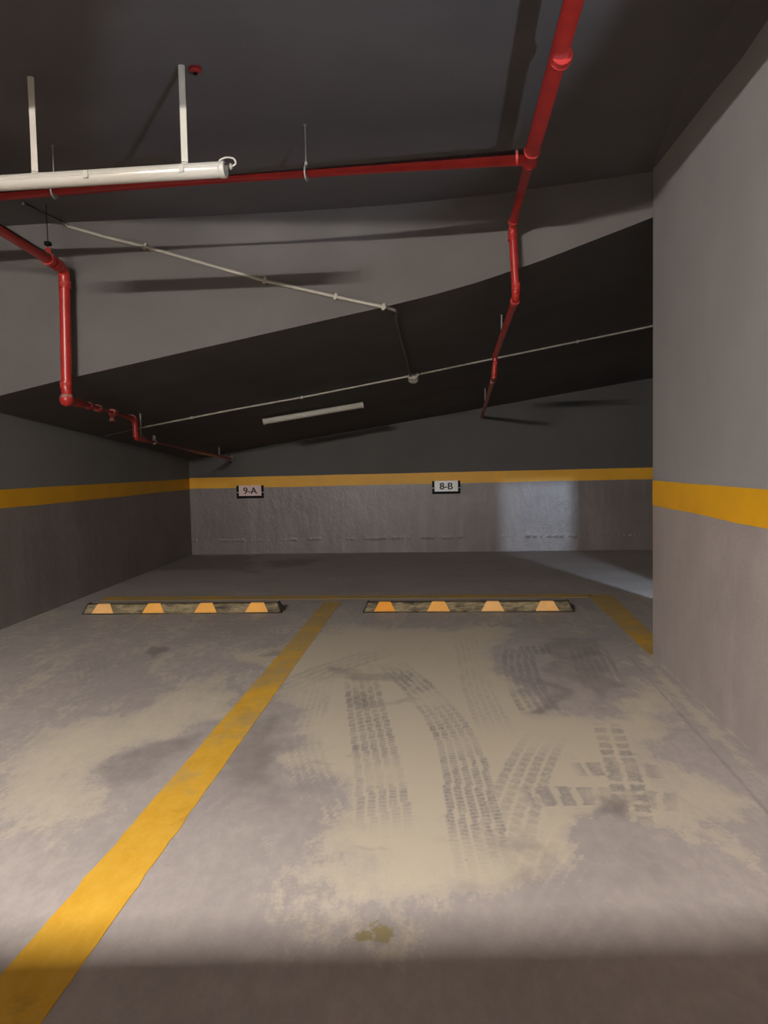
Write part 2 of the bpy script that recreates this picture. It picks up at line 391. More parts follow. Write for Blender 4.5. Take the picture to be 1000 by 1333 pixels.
def build_floor():
    gx = np.concatenate([np.linspace(-4, -2.9, 12)[:-1], np.linspace(-2.9, 2.6, 560), np.linspace(2.6, 5.6, 50)[1:]])
    ys = [-4.2, -3, -2, -1, 0, .6, 1.0, 1.3]; y = 1.45
    while y < 12.2: ys.append(y); y += max(0.008, 0.0022*y*y*0.62)
    ys.append(12.4); gy = np.array(ys)
    nx, ny = len(gx), len(gy); X, Y = np.meshgrid(gx, gy); x = X.ravel(); y = Y.ravel()
    co = np.stack([x, y, np.zeros_like(x)], 1).astype(np.float32)
    i = np.arange((nx-1)*(ny-1)); r = i//(nx-1); c = i%(nx-1); a = r*nx+c
    idx = np.stack([a, a+1, a+nx+1, a+nx], 1).astype(np.int32).ravel()
    me = bpy.data.meshes.new('floor'); me.vertices.add(len(co)); me.vertices.foreach_set('co', co.ravel())
    me.loops.add(len(idx)); me.loops.foreach_set('vertex_index', idx)
    me.polygons.add(len(i)); me.polygons.foreach_set('loop_start', (np.arange(len(i))*4).astype(np.int32))
    me.polygons.foreach_set('loop_total', np.full(len(i), 4, np.int32)); me.update(calc_edges=True)
    wx = x + fbm(x, y, 2.2, 11)*0.45 + fbm(x, y, 9, 31)*0.10; wy = y + fbm(x, y, 2.0, 21)*0.6 + fbm(x, y, 8, 41)*0.14
    dust = np.full(x.shape, 0.10)
    dust += 0.22*np.clip((y-2.0)/1.5, 0, 1)*np.clip((8.2-y)/1.5, 0, 1)
    def D(pts, amt, soft=0.25, mode='add'):
        nonlocal dust
        m = poly_mask(wx, wy, fpx(pts), soft)
        dust = dust + amt*m if mode == 'add' else dust*(1-amt*m)
    D([(330,850),(440,815),(640,815),(665,890),(690,935),(770,930),(835,905),(862,960),(905,1010),(940,1062),(968,1120),(915,1110),(860,1062),(800,1078),(750,1100),(700,1122),(620,1140),(540,1150),(480,1120),(430,1070),(415,1000),(440,930),(380,900)], 0.62)
    D([(420,900),(620,850),(650,950),(720,960),(760,1060),(600,1110),(520,1080),(430,1060)], 0.25)
    D([(0,1010),(130,940),(270,880),(290,930),(200,990),(120,1050),(0,1110)], 0.45)
    D([(380,1130),(520,1110),(600,1180),(560,1265),(380,1265)], 0.30)
    D([(900,1000),(1000,1080),(1000,1130),(930,1060)], 0.25)
    D([(745,1090),(860,1062),(960,1130),(980,1220),(760,1200),(690,1150)], 0.7, 0.2, 'mul')
    D([(655,840),(690,826),(800,830),(818,902),(760,925),(700,935),(665,900)], 0.75, 0.2, 'mul')
    D([(140,1000),(250,950),(330,925),(400,920),(420,1000),(385,1055),(300,1045)], 0.85, 0.25, 'mul')
    D([(870,870),(1000,1000),(1000,1090),(900,990),(850,930)], 0.4, 0.2, 'mul')
    tread = np.zeros(x.shape); grime = np.zeros(x.shape); stain = np.zeros(x.shape)
    def track(px, width, ribs, amt, seed, fade=0.35, block=0.028, duty=0.72, even=False):
        nonlocal tread, dust
        P = smooth_poly(fpx(px), 6); d, off, arc, L = seg_info(x, y, P)
        u = off/width+0.5; inb = (u > 0) & (u < 1)
        rib = (np.mod(u*ribs, 1) < duty).astype(float)
        sl = np.mod(arc/block + (0 if even else 1)*(np.floor(u*ribs)*0.37 + off*6) + fbm(x, y, 6, seed)*0.5, 1); blk = np.where(sl < 0.66, 1.0, 0.12 if even else 0.45)
        e = np.clip(arc/fade, 0, 1)*np.clip((L-arc)/fade, 0, 1)
        pn = np.clip(0.75+fbm(x, y, 3.0, seed)*2.4, 0, 1)
        if even: pn = np.clip(0.85+fbm(x, y, 5.0, seed)*1.6, 0, 1)
        end = (d <= width*0.75)
        m = inb*end*rib*blk*e*pn*amt
        tread = np.maximum(tread, m)
        dust = np.where(inb*end*(rib < .5)*(e > .3) > 0, dust+0.16*amt, dust)
    track([(468,880),(476,925),(488,985),(496,1040),(500,1088)], 0.205, 5, 1.0, 3)
    track([(505,862),(540,892),(580,940),(602,990),(610,1040),(622,1095),(638,1160)], 0.20, 5, 1.0, 4)
    track([(715,950),(690,990),(664,1055),(648,1120)], 0.21, 4, 0.75, 5, block=0.06)
    track([(676,842),(674,862),(684,895),(706,930)], 0.22, 5, 1.0, 6, fade=0.1)
    track([(676,846),(717,846)], 0.22, 1, 1.0, 61, fade=0.02, block=0.045, duty=1.0, even=True)
    track([(786,940),(798,975),(812,1020),(822,1075)], 0.15, 2, 1.0, 7, block=0.09, fade=0.1, even=True)
    track([(760,836),(775,870),(792,905)], 0.26, 6, 0.9, 8)
    track([(425,860),(410,910),(396,960),(408,1010),(440,1085)], 0.16, 5, 0.7, 9)
    track([(675,1037),(740,1036),(800,1037),(890,1045)], 0.16, 1, 0.95, 10, fade=0.05, block=0.075, duty=1.0, even=True)
    track([(745,1001),(800,1001),(868,1005)], 0.14, 1, 0.85, 12, fade=0.05, block=0.075, duty=1.0, even=True)
    track([(690,1060),(760,1062),(850,1060)], 0.12, 1, 0.6, 13, block=0.1, duty=1.0)
    track([(600,820),(610,850),(622,900),(650,960)], 0.18, 5, 0.4, 14)
    track([(780,1085),(735,1140),(700,1200)], 0.16, 4, 0.5, 15)
    track([(330,980),(290,1020),(240,1060),(190,1090)], 0.22, 4, 0.45, 16)
    track([(720,1060),(690,1110),(675,1165)], 0.16, 3, 0.5, 22, block=0.08)
    track([(560,1150),(540,1220),(515,1333)], 0.25, 5, 0.3, 17)
    track([(800,1150),(740,1240),(690,1333)], 0.2, 4, 0.35, 18)
    track([(360,900),(440,868),(520,842)], 0.25, 4, 0.5, 19)
    track([(280,880),(350,850),(400,822)], 0.3, 6, 0.35, 20)
    track([(95,835),(115,860),(120,900)], 0.2, 5, 0.5, 21)
    def G(pts, amt, soft=0.12):
        nonlocal grime
        grime = np.maximum(grime, amt*poly_mask(wx, wy, fpx(pts), soft))
    G([(700,835),(775,828),(812,895),(770,920),(735,880)], 0.6)
    G([(675,885),(720,890),(735,932),(690,935)], 0.7)
    G([(600,1075),(650,1060),(680,1100),(660,1150),(600,1140)], 0.6, 0.25)
    G([(815,1030),(890,1040),(880,1075),(812,1080)], 0.8, 0.12)
    G([(255,940),(400,925),(420,990),(380,1040),(300,1030)], 0.66, 0.25)
    G([(140,990),(250,955),(260,990),(160,1010)], 0.6, 0.15)
    G([(440,872),(515,872),(520,886),(445,888)], 0.55)
    G([(455,895),(540,900),(545,915),(470,915)], 0.55)
    G([(780,1110),(860,1095),(930,1130),(900,1180),(790,1170)], 0.42, 0.3)
    G([(455,1068),(535,1068),(538,1085),(460,1086)], 0.5, 0.1)
    G([(560,1020),(575,1085),(600,1085),(590,1020)], 0.4, 0.1)
    G([(183,842),(225,841),(226,849),(184,850)], 0.9, 0.08)
    G([(360,840),(400,838),(395,852),(362,852)], 0.6, 0.1)
    G([(430,996),(452,995),(452,1003),(432,1004)], 0.6, 0.06)
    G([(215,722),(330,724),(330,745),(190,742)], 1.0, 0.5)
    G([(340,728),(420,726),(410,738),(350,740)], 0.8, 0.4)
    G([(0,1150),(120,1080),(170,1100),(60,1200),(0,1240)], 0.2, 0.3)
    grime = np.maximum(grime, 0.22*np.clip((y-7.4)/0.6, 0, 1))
    # swept rim of dust along the right wall
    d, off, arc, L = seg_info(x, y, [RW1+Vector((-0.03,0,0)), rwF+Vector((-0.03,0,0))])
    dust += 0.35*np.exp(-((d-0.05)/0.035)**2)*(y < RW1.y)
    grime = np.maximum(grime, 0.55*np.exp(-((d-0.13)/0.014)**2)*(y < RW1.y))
    s = on_floor(490, 1215); stain = np.exp(-(((x-s.x)/0.058)**2+((y-s.y)/0.05)**2)**1.5)
    for nme, arr in (('dust', dust), ('tread', tread), ('grime', grime), ('stain', stain)):
        at = me.attributes.new(nme, 'FLOAT', 'POINT'); at.data.foreach_set('value', arr.astype(np.float32))
    me.materials.append(floor_mat())
    o = bpy.data.objects.new('floor', me); col.objects.link(o); tag(o, kind='structure')
    return o
build_floor()

# ------------------------------------------------------------------ walls
# every wall is a slab 0.2 m thick: lower gloss paint, upper grey paint; the yellow stripe is a painted part
def wall(name, A, B, top, band_lo, band_hi, inward, m_low, m_up, thick=0.2, stripe=None):
    """A, B floor points; top, band heights given at A and at B"""
    n = Vector(inward).normalized(); out = -n*thick
    bm = bmesh.new()
    def col_(P, zs): return [P+Vector((0,0,z)) for z in zs]
    za = (-0.05, (band_lo[0]+band_hi[0])/2, top[0]); zb = (-0.05, (band_lo[1]+band_hi[1])/2, top[1])
    a = col_(A, za); b = col_(B, zb)
    quad(bm, [a[0], b[0], b[1], a[1]], 0); quad(bm, [a[1], b[1], b[2], a[2]], 1)
    ao = [p+out for p in a]; bo = [p+out for p in b]
    quad(bm, [ao[0], ao[1], bo[1], bo[0]], 0); quad(bm, [ao[1], ao[2], bo[2], bo[1]], 1)
    quad(bm, [a[0], a[1], ao[1], ao[0]], 0); quad(bm, [a[1], a[2], ao[2], ao[1]], 1)
    quad(bm, [b[0], bo[0], bo[1], b[1]], 0); quad(bm, [b[1], bo[1], bo[2], b[2]], 1)
    quad(bm, [a[2], b[2], bo[2], ao[2]], 1)
    bmesh.ops.remove_doubles(bm, verts=bm.verts, dist=1e-5)
    o = obj(name, bm, [m_low, m_up]); tag(o, kind='structure')
    if stripe is not False:
        bs = bmesh.new(); e = n*0.002
        p = [A+Vector((0,0,band_lo[0])), B+Vector((0,0,band_lo[1])), B+Vector((0,0,band_hi[1])), A+Vector((0,0,band_hi[0]))]
        K = 24; ring = []
        for k in range(K+1):
            t = k/K; wv = 0.0025*math.sin(k*2.1)+0.002*math.sin(k*0.9)
            l = p[0].lerp(p[1], t)+Vector((0,0,wv)); h = p[3].lerp(p[2], t)+Vector((0,0,0.6*wv*math.cos(k)))
            ring.append([bs.verts.new(q) for q in (l+e, h+e, h-n*0.004, l-n*0.004)])
        for k in range(K):
            for j in range(4): bs.faces.new((ring[k][j], ring[k][(j+1)%4], ring[k+1][(j+1)%4], ring[k+1][j]))
        bs.faces.new(ring[0]); bs.faces.new(ring[-1])
        s = obj('painted_stripe', bs, M_['band'], o); s['label'] = 'yellow painted stripe'
    return o
def zat(x, y, A, B): return on_line_wall(x, y, A, B).z
def ext(z0, P0, z1, P1, Q):     # extrapolate a height along the wall
    t = (Q-P0).length*(1 if (Q-P0).dot(P1-P0) > 0 else -1)/(P1-P0).length
    return z0+(z1-z0)*t
ll = [zat(0, 663, LW0, LW1), zat(248, 637, LW0, LW1)]; lh = [zat(0, 637, LW0, LW1), zat(248, 623.5, LW0, LW1)]
rl = [zat(1000, 686, RW0, RW1), zat(851, 658, RW0, RW1)]; rh = [zat(1000, 638.5, RW0, RW1), zat(851, 625.5, RW0, RW1)]
bl = [zat(249, 636.5, BW0, BW1), zat(850, 623.5, BW0, BW1)]; bh = [zat(249, 622.5, BW0, BW1), zat(850, 608.5, BW0, BW1)]
print('bands', ll, lh, rl, rh, bl, bh)
ndir = lambda A, B: Vector((-(B-A).y, (B-A).x, 0)).normalized()
nl = Vector((1, 0, 0)); nr = Vector((-1, 0.1, 0)).normalized(); nb = -Vector((-(BW1-BW0).y, (BW1-BW0).x, 0)).normalized()
lav = (sum(ll)/2, sum(lh)/2)
wall('wall_left', lwF, LW1, (CEIL+.3, CEIL+.3), (ll[0], ll[1]), (lh[0], lh[1]), nl, M_['wall_low_left_shaded'], M_['wall_up_left_shaded'])
LWE = LW1
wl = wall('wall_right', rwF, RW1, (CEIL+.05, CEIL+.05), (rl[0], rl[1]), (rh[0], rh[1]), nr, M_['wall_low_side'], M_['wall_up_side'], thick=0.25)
brl = ext(bl[0], BW0, bl[1], BW1, backR); brh = ext(bh[0], BW0, bh[1], BW1, backR)
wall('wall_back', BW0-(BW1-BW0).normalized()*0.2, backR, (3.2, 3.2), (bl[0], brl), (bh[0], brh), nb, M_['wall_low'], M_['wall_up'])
# out of view: rear wall, far right wall of the passage, partition added so its slit shapes the daylight
b = bmesh.new(); box(b, (-3.4, -4.2, -0.05), (2.0, -4.0, CEIL+.2)); tag(obj('wall_rear', b, M_['hidden']), kind='structure')
b = bmesh.new(); box(b, (XR, 4.0, -0.05), (XR+.2, 12.0, 4.2)); tag(obj('wall_passage', b, M_['hidden']), kind='structure')
b = bmesh.new()
box(b, (RW1.x+0.27, 4.70, -0.05), (2.78, 4.82, 4.2)); box(b, (2.915, 4.70, -0.05), (XR, 4.82, 4.2)); box(b, (2.775, 4.70, 0.972), (2.915, 4.82, 4.2))
tag(obj('added_slit_wall', b, M_['hidden']), kind='structure')
# unseen slab added behind the camera to shade the nearest floor
b = bmesh.new(); box(b, (-3.0, -0.78, -0.02), (0.95, -0.62, 1.70), 0.01); tag(obj('added_shade_wall', b, M_['hidden']), kind='structure')

# ------------------------------------------------------------------ ceiling, with the dropped strip along the right wall
def build_ceiling():
    bm = bmesh.new()
    # inner line of the right strip
    inner = [(RW1.x-0.01, RW1.y), (1.47, 3.7), (1.42, 3.1), (1.20, 1.0), (0.8, -4.0)]
    wallx = lambda Y: along(RW0, RW1, Y=Y).x
    drop = [0.0, 0.115, 0.17, 0.28, 0.28]
    ys = [p[1] for p in inner]
    vi = [bm.verts.new((x, y, CEIL)) for x, y in inner]
    vo = [bm.verts.new((wallx(y)+0.1, y, CEIL-d-0.02*(d > 0))) for (x, y), d in zip(inner, drop)]
    for k in range(4): bm.faces.new((vi[k], vi[k+1], vo[k+1], vo[k]))
    # flat part
    back = [bm.verts.new((p[0], p[1]+0.06, CEIL)) for p in face_plan[:-1]]
    lf = bm.verts.new((-3.4, -4.0, CEIL)); lb = bm.verts.new((-3.4, 5.8, CEIL))
    end = bm.verts.new((2.1, 4.95, CEIL))
    f = bm.faces.new([lf]+[v for v in reversed(vi)]+[end]+list(reversed(back))+[lb])
    bmesh.ops.triangulate(bm, faces=[f])
    r = bmesh.ops.extrude_face_region(bm, geom=list(bm.faces)); 
    bmesh.ops.translate(bm, verts=[v for v in r['geom'] if isinstance(v, bmesh.types.BMVert)], vec=(0,0,0.25))
    tag(obj('ceiling', bm, M_['ceiling']), kind='structure')
build_ceiling()
# beam added just before the view, underside shaped to cut the lamp's light
b = bmesh.new(); prof = [(-3.2, 1.64), (-2.2, 1.61), (-0.95, 1.54), (-0.45, 1.498), (0.2, 1.505), (1.28, 1.52)]
for (xa, za), (xb, zb) in zip(prof[:-1], prof[1:]):
    va = [(xa, 1.85, EYE+za), (xa, 2.1, EYE+za), (xa, 2.1, CEIL+.05), (xa, 1.85, CEIL+.05)]
    vb = [(xb, 1.85, EYE+zb), (xb, 2.1, EYE+zb), (xb, 2.1, CEIL+.05), (xb, 1.85, CEIL+.05)]
    A_ = [b.verts.new(v) for v in va]; B_ = [b.verts.new(v) for v in vb]
    for j in range(4): b.faces.new((A_[j], A_[(j+1)%4], B_[(j+1)%4], B_[j]))
    if xa == -3.2: b.faces.new(A_)
    if xb == 1.28: b.faces.new(B_)
bmesh.ops.remove_doubles(b, verts=b.verts, dist=1e-5)
tag(obj('added_cutoff_beam', b, M_['ceiling']), kind='structure')

# ramp side (grey face) and its dark soffit
def build_ramp():
    K = 60; bm = bmesh.new(); x0, x1 = -3.05, 2.1
    lo, hi, lo2, hi2 = [], [], [], []
    for k in range(K+1):
        X = x0+(x1-x0)*k/K; p = front_edge(X)
        lo.append(bm.verts.new((X, p.y, p.z))); hi.append(bm.verts.new((X, p.y, CEIL+0.1)))
        lo2.append(bm.verts.new((X, p.y+0.12, p.z+0.01))); hi2.append(bm.verts.new((X, p.y+0.12, CEIL+0.1)))
    for k in range(K):
        bm.faces.new((lo[k], lo[k+1], hi[k+1], hi[k])); bm.faces.new((lo2[k], hi2[k], hi2[k+1], lo2[k+1]))
        bm.faces.new((lo[k], lo2[k], lo2[k+1], lo[k+1])); bm.faces.new((hi[k], hi[k+1], hi2[k+1], hi2[k]))
    bm.faces.new((lo[0], hi[0], hi2[0], lo2[0])); bm.faces.new((lo[-1], lo2[-1], hi2[-1], hi[-1]))
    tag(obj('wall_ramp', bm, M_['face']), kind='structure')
    bm = bmesh.new(); J = 20; g = []; x1 = XR+.1
    for k in range(K+1):
        X = x0-0.1+(x1-x0+0.1)*k/K; a = front_edge(X); b_ = back_edge(X); r_ = []
        for j in range(J+1):
            t = -0.0+1.02*j/J; r_.append(bm.verts.new(a+(b_-a)*t+Vector((0, 0.003, 0.0))))
        g.append(r_)
    fs = []
    for k in range(K):
        for j in range(J): fs.append(bm.faces.new((g[k][j], g[k][j+1], g[k+1][j+1], g[k+1][j])))
    r = bmesh.ops.extrude_face_region(bm, geom=fs)
    bmesh.ops.translate(bm, verts=[v for v in r['geom'] if isinstance(v, bmesh.types.BMVert)], vec=(0,0.0,0.22))
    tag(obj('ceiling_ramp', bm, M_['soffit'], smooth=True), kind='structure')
build_ramp()

# ------------------------------------------------------------------ painted parking lines
def stripe(name, quadpx, label, seed):
    P = fpx(quadpx)         # a0, a1 (one long edge), b1, b0 (the other)
    a0, a1, b1, b0 = P; bm = bmesh.new(); K = 80; rnd = np.random.default_rng(seed); ring = []
    w = (b0-a0).normalized()
    for k in range(K+1):
        t = k/K; j = rnd.normal(0, 0.0022, 2)
        p = a0.lerp(a1, t)+w*j[0]; q = b0.lerp(b1, t)+w*j[1]
        ring.append([bm.verts.new(v) for v in (p+Vector((0,0,.0015)), q+Vector((0,0,.0015)), q-Vector((0,0,.001)), p-Vector((0,0,.001)))])
    for k in range(K):
        for j in range(4): bm.faces.new((ring[k][j], ring[k][(j+1)%4], ring[k+1][(j+1)%4], ring[k+1][j]))
    bm.faces.new(ring[0]); bm.faces.new(ring[-1])
    o = obj(name, bm, M_['line']); tag(o, label, 'parking line', 'yellow parking lines painted on the floor'); return o
stripe('parking_line', [(-150,1445),(423,783),(444,783),(-17,1430)], 'long yellow line on the floor between the two parking bays', 1)
stripe('parking_line', [(130,782),(770,777.5),(770,773),(140,777)], 'thin worn yellow line across the floor behind both wheel stops', 2)
stripe('parking_line', [(764,774),(846,853),(868,842),(796,774)], 'short yellow line running to the foot of the right wall corner', 3)

# ------------------------------------------------------------------ wheel stops
def wheel_stop(x0, x1, yb, label, reflectors, mats):
    A = on_floor(x0, yb[0]); B = on_floor(x1, yb[1]); L = (B-A).length; u = (B-A).normalized(); v = Vector((-u.y, u.x, 0))
    t = thing('wheel_stop', label, 'wheel stop', (A+B)/2, 'rubber wheel stops at the head of the bays')
    W, H, T = 0.15, 0.085, 0.065
    # body: trapezoid section, sloped ends
    bm = bmesh.new()
    def P(s, w_, z): return A+u*s+v*w_+Vector((0,0,z))
    e = 0.035; K = 36; ring = []
    for k in range(K+1):
        s = L*k/K; f = 1.0
        if k == 0: ss = 0
        sec = [(0,0.0),(0.012,0.016),((W-T)/2-0.006, H-0.006),((W-T)/2+0.006,H),((W+T)/2-0.006,H),((W+T)/2+0.006,H-0.006),(W-0.012,0.016),(W,0)]
        r_ = []
        for (w_, z) in sec:
            inset = e*(z/H)
            sp = min(max(s, inset), L-inset) if k in (0, K) else s
            r_.append(bm.verts.new(P(sp, w_, z)))
        ring.append(r_)
    for k in range(K):
        for j in range(8): bm.faces.new((ring[k][j], ring[k][(j+1)%8], ring[k+1][(j+1)%8], ring[k+1][j]))
    bm.faces.new(ring[0]); bm.faces.new(ring[-1])
    obj('body', bm, M_['stop'], t)
    # black moulded rims along foot, crest and ends
    bm = bmesh.new()
    tube(bm, [P(0.0, 0.002, 0.006), P(L, 0.002, 0.006)], 0.005, 8)
    tube(bm, [P(e, (W-T)/2, H-0.001), P(L-e, (W-T)/2, H-0.001)], 0.003, 8)
    rim = obj('rim', bm, M_['stop_edge'], t); rim['label'] = 'black rubber rim'
    for s in (0, 1):
        bm = bmesh.new(); S = L if s else 0; d = -1 if s else 1
        tube(bm, [P(S, 0.0, 0.004), P(S+d*e, (W-T)/2, H), P(S+d*e, (W+T)/2, H), P(S, W, 0.004)], 0.0065, 8)
        c = obj('end_rim', bm, M_['stop_edge'], t); c['label'] = 'black rubber end'
    # reflectors wrap the front slope
    for (ra, rb), mk in zip(reflectors, mats):
        ca = on_floor(ra, yb[0]); cb = on_floor(rb, yb[0])
        s0 = (ca-A).dot(u); s1 = (cb-A).dot(u)
        bm = bmesh.new()
        def sl(q): # along the front slope
            return ((W-T)/2)*q, H*q
        n = (v*-H + Vector((0,0,(W-T)/2))).normalized()
        o = []
        for (s, q) in ((s0, 0.12), (s1, 0.12), (s1-0.042, 0.985), (s0+0.042, 0.985)):
            w_, z = sl(q); o.append(P(s, w_, z))
        lo = [bm.verts.new(p-n*0.002) for p in o]; hi = [bm.verts.new(p+n*0.007) for p in o]
        bm.faces.new(hi); bm.faces.new(list(reversed(lo)))
        for k in range(4): bm.faces.new((lo[k], lo[(k+1)%4], hi[(k+1)%4], hi[k]))
        # the top lap of the same reflector
        o2 = [P(s0+0.044, (W-T)/2-0.001, H+0.003), P(s1-0.044, (W-T)/2-0.001, H+0.003), P(s1-0.05, (W-T)/2+0.028, H+0.003), P(s0+0.05, (W-T)/2+0.028, H+0.003)]
        lo = [bm.verts.new(p-Vector((0,0,0.004))) for p in o2]; hi = [bm.verts.new(p) for p in o2]
        bm.faces.new(hi); bm.faces.new(list(reversed(lo)))
        for k in range(4): bm.faces.new((lo[k], lo[(k+1)%4], hi[(k+1)%4], hi[k]))
        r_ = obj('reflector', bm, M_[mk], t); r_['label'] = {'reflector': 'amber reflector', 'reflector_deep': 'deep amber reflector', 'reflector_pale': 'pale amber reflector'}[mk]
    return t
wheel_stop(107, 366, (800.5, 798.5), 'dusty rubber wheel stop in the left bay below the 9-A plate', [(119,147),(184,212),(251,280),(317,347)], ['reflector_pale','reflector','reflector','reflector'])
wheel_stop(473, 747, (798, 797), 'dusty rubber wheel stop in the right bay below the 8-B plate', [(487,515),(556,586),(627,657),(698,729)], ['reflector_deep','reflector','reflector_pale','reflector_pale'])

# ------------------------------------------------------------------ bay plates on the back wall
def text_bm(s, size, depth):
    cu = bpy.data.curves.new('lettering', 'FONT'); cu.body = s; cu.size = size; cu.extrude = depth; cu.align_x = 'CENTER'; cu.align_y = 'CENTER'; cu.offset = 0.0
    o = bpy.data.objects.new('lettering', cu); col.objects.link(o)
    dg = bpy.context.evaluated_depsgraph_get(); me = bpy.data.meshes.new_from_object(o.evaluated_get(dg))
    bm = bmesh.new()
    for dx, dy in ((0,0), (1,0), (-1,0), (0,.7), (0,-.7)):
        n0 = len(bm.verts); bm.from_mesh(me); bm.verts.ensure_lookup_table()
        bmesh.ops.translate(bm, verts=bm.verts[n0:], vec=(dx*size*0.034, dy*size*0.02, 0.0001*(dx+dy)))
    bpy.data.objects.remove(o); bpy.data.curves.remove(cu); bpy.data.meshes.remove(me)
    return bm
bu = (BW1-BW0).normalized(); bu.z = 0; bu.normalize()
def bay_sign(px, py, text, label, plate):
    c = on_line_wall(px, py, BW0, BW1)
    R = Matrix((bu, Vector((0,0,1)), nb)).transposed().to_4x4(); R.translation = c     # local x along wall, y up, z out
    W, H = 0.40, 0.185
    t = thing('bay_sign', label, 'sign', c, 'bay number plates under the yellow stripe')
    def put(name, bm, m, smooth=False):
        bmesh.ops.transform(bm, matrix=R, verts=bm.verts); return obj(name, bm, m, t, smooth)
    bm = bmesh.new(); th = 0.034
    box(bm, (-W/2, -H/2, 0.0), (W/2, -H/2+th, 0.022), 0.003)
    for s in (-1, 1):
        xa, xb = sorted((s*W/2, s*(W/2-th)))
        box(bm, (xa, -H/2+th+0.002, 0.0), (xb, -0.018, 0.022), 0.002); box(bm, (xa, 0.000, 0.0), (xb, H/2, 0.022), 0.003)
    put('frame', bm, M_['black'])
    bm = bmesh.new(); box(bm, (-W/2+th, -H/2+th, 0.001), (W/2-th, H/2, 0.016), 0.002); put('plate', bm, M_[plate])
    for s in (-1, 1):
        bm = bmesh.new(); xa, xb = sorted((s*(W/2+0.004), s*(W/2-th-0.004))); box(bm, (xa, -0.017, 0.002), (xb, -0.002, 0.026), 0.002); put('clip', bm, M_['steel'])
    bm = text_bm(text, 0.135, 0.002); bmesh.ops.translate(bm, verts=bm.verts, vec=(0, 0.012, 0.018)); put('lettering', bm, M_['ink'])
bay_sign(326, 640.2, '9-A', 'white plate reading 9-A in a black bracket on the back wall', 'sign_pink')
bay_sign(581, 634.3, '8-B', 'white plate reading 8-B in a black bracket on the back wall', 'sign_white')

# ------------------------------------------------------------------ red sprinkler pipes
def pipe_run(t, name, pts, r, rad=0.07, n=18):
    P = [Vector(p) for p in pts]; out = [P[0]]
    for i in range(1, len(P)-1): out += bend(P[i-1], P[i], P[i+1], rad)
    out.append(P[-1]); bm = bmesh.new(); tube(bm, out, r, n); return obj(name, bm, M_['red'], t, smooth=True)
def coupling(t, p, d, r, L=0.07, name='coupling'):
    bm = bmesh.new(); p = Vector(p); d = Vector(d).normalized(); collar(bm, p, d, r*1.09, L)
    collar(bm, p-d*L*0.4, d, r*1.17, L*0.22); collar(bm, p+d*L*0.4, d, r*1.17, L*0.22)
    return obj(name, bm, M_['red'], t, smooth=True)
def hanger(t, p, r, top, d, m='steel', rr=0.005, ring=True):
    """threaded rod from the slab with a ring round the pipe"""
    bm = bmesh.new(); p = Vector(p); tube(bm, [p+Vector((0,0,r)), Vector((p.x, p.y, top))], rr, 8)
    box(bm, (p.x-0.007, p.y-0.007, p.z+r), (p.x+0.007, p.y+0.007, p.z+r+0.02), 0.002)
    if ring: collar(bm, p, d, r*1.05, 0.008)
    box(bm, (p.x-0.009, p.y-0.009, top-0.006), (p.x+0.009, p.y+0.009, top-0.0005), 0.002)
    return obj('hanger', bm, M_[m], t, smooth=True)
PZ = EYE+1.55
TEE = on_floor(691, 204, PZ); W0 = on_floor(-120, 263.5, PZ)
lat0 = on_floor(748, -2, PZ); ldir = (TEE-lat0).normalized(); hdir = (TEE-W0).normalized()
t = thing('sprinkler_pipe', 'red sprinkler pipe crossing the ceiling with a tee and a branch dropping at the ramp', 'pipe', TEE)
bm = bmesh.new(); tube(bm, [Vector((-2.9, along(W0, TEE, X=-2.9).y, PZ)), TEE], 0.039, 20); obj('cross_pipe', bm, M_['red'], t, smooth=True)
bm = bmesh.new(); tube(bm, [TEE-ldir*(TEE.y+0.6)/ldir.y, TEE], 0.036, 20); lp = obj('supply_pipe', bm, M_['red'], t, smooth=True)
D1 = on_floor(667, 291, PZ); D1 = Vector((D1.x, min(D1.y, 5.06), PZ)); 
D1 = at_depth(667, 293, 5.03); D2 = at_depth(672, 388, 5.02)
D3 = at_depth(645, 463, 7.0); D4 = at_depth(643, 491, 7.0); D5 = on_line_wall(627.5, 543, BW0, BW1); D5z = D5.copy()
pipe_run(t, 'branch_pipe', [TEE, D1, D2, D3], 0.0255, 0.06)
pipe_run(t, 'branch_pipe', [D3, D4, D5], 0.020, 0.05)
# tee
bm = bmesh.new(); tube(bm, [TEE-ldir*0.075, TEE+ldir*0.06], 0.039, 20); tube(bm, [TEE-hdir*0.07, TEE], 0.038, 20)
collar(bm, TEE-ldir*0.07, ldir, 0.0415, 0.012); collar(bm, TEE+ldir*0.07, ldir, 0.0415, 0.012); collar(bm, TEE-hdir*0.07, hdir, 0.0405, 0.014)
obj('tee_fitting', bm, M_['red'], t, smooth=True)
coupling(t, on_floor(731, 75, PZ), ldir, 0.034, 0.05)
coupling(t, D1+Vector((0,0,-0.075)), (0,0,1), 0.0265, 0.05, 'elbow_collar'); coupling(t, D1-(D1-TEE).normalized()*0.07, D1-TEE, 0.0265, 0.05, 'elbow_collar')
coupling(t, D2+Vector((0,0,0.07)), (0,0,1), 0.0265, 0.05, 'elbow_collar'); coupling(t, D2+(D3-D2).normalized()*0.07, D3-D2, 0.0265, 0.05, 'elbow_collar')
for a, bb, L in ((D3, D4, 0.07), (D4, D3, 0.07)): coupling(t, a+(bb-a).normalized()*0.02, bb-a, 0.022, L, 'elbow_collar')
coupling(t, D3.lerp(D4, 0.6), D4-D3, 0.022, 0.05)
coupling(t, D4.lerp(D5, 0.08), D5-D4, 0.021, 0.16)
h1 = on_floor(398, 223, PZ); h1 = along(W0, TEE, X=h1.x); h1.z = PZ
hanger(t, h1, 0.039, CEIL, hdir, 'steel', 0.003)
hanger(t, along(W0, TEE, X=-1.78), 0.039, CEIL, hdir, 'steel', 0.003)
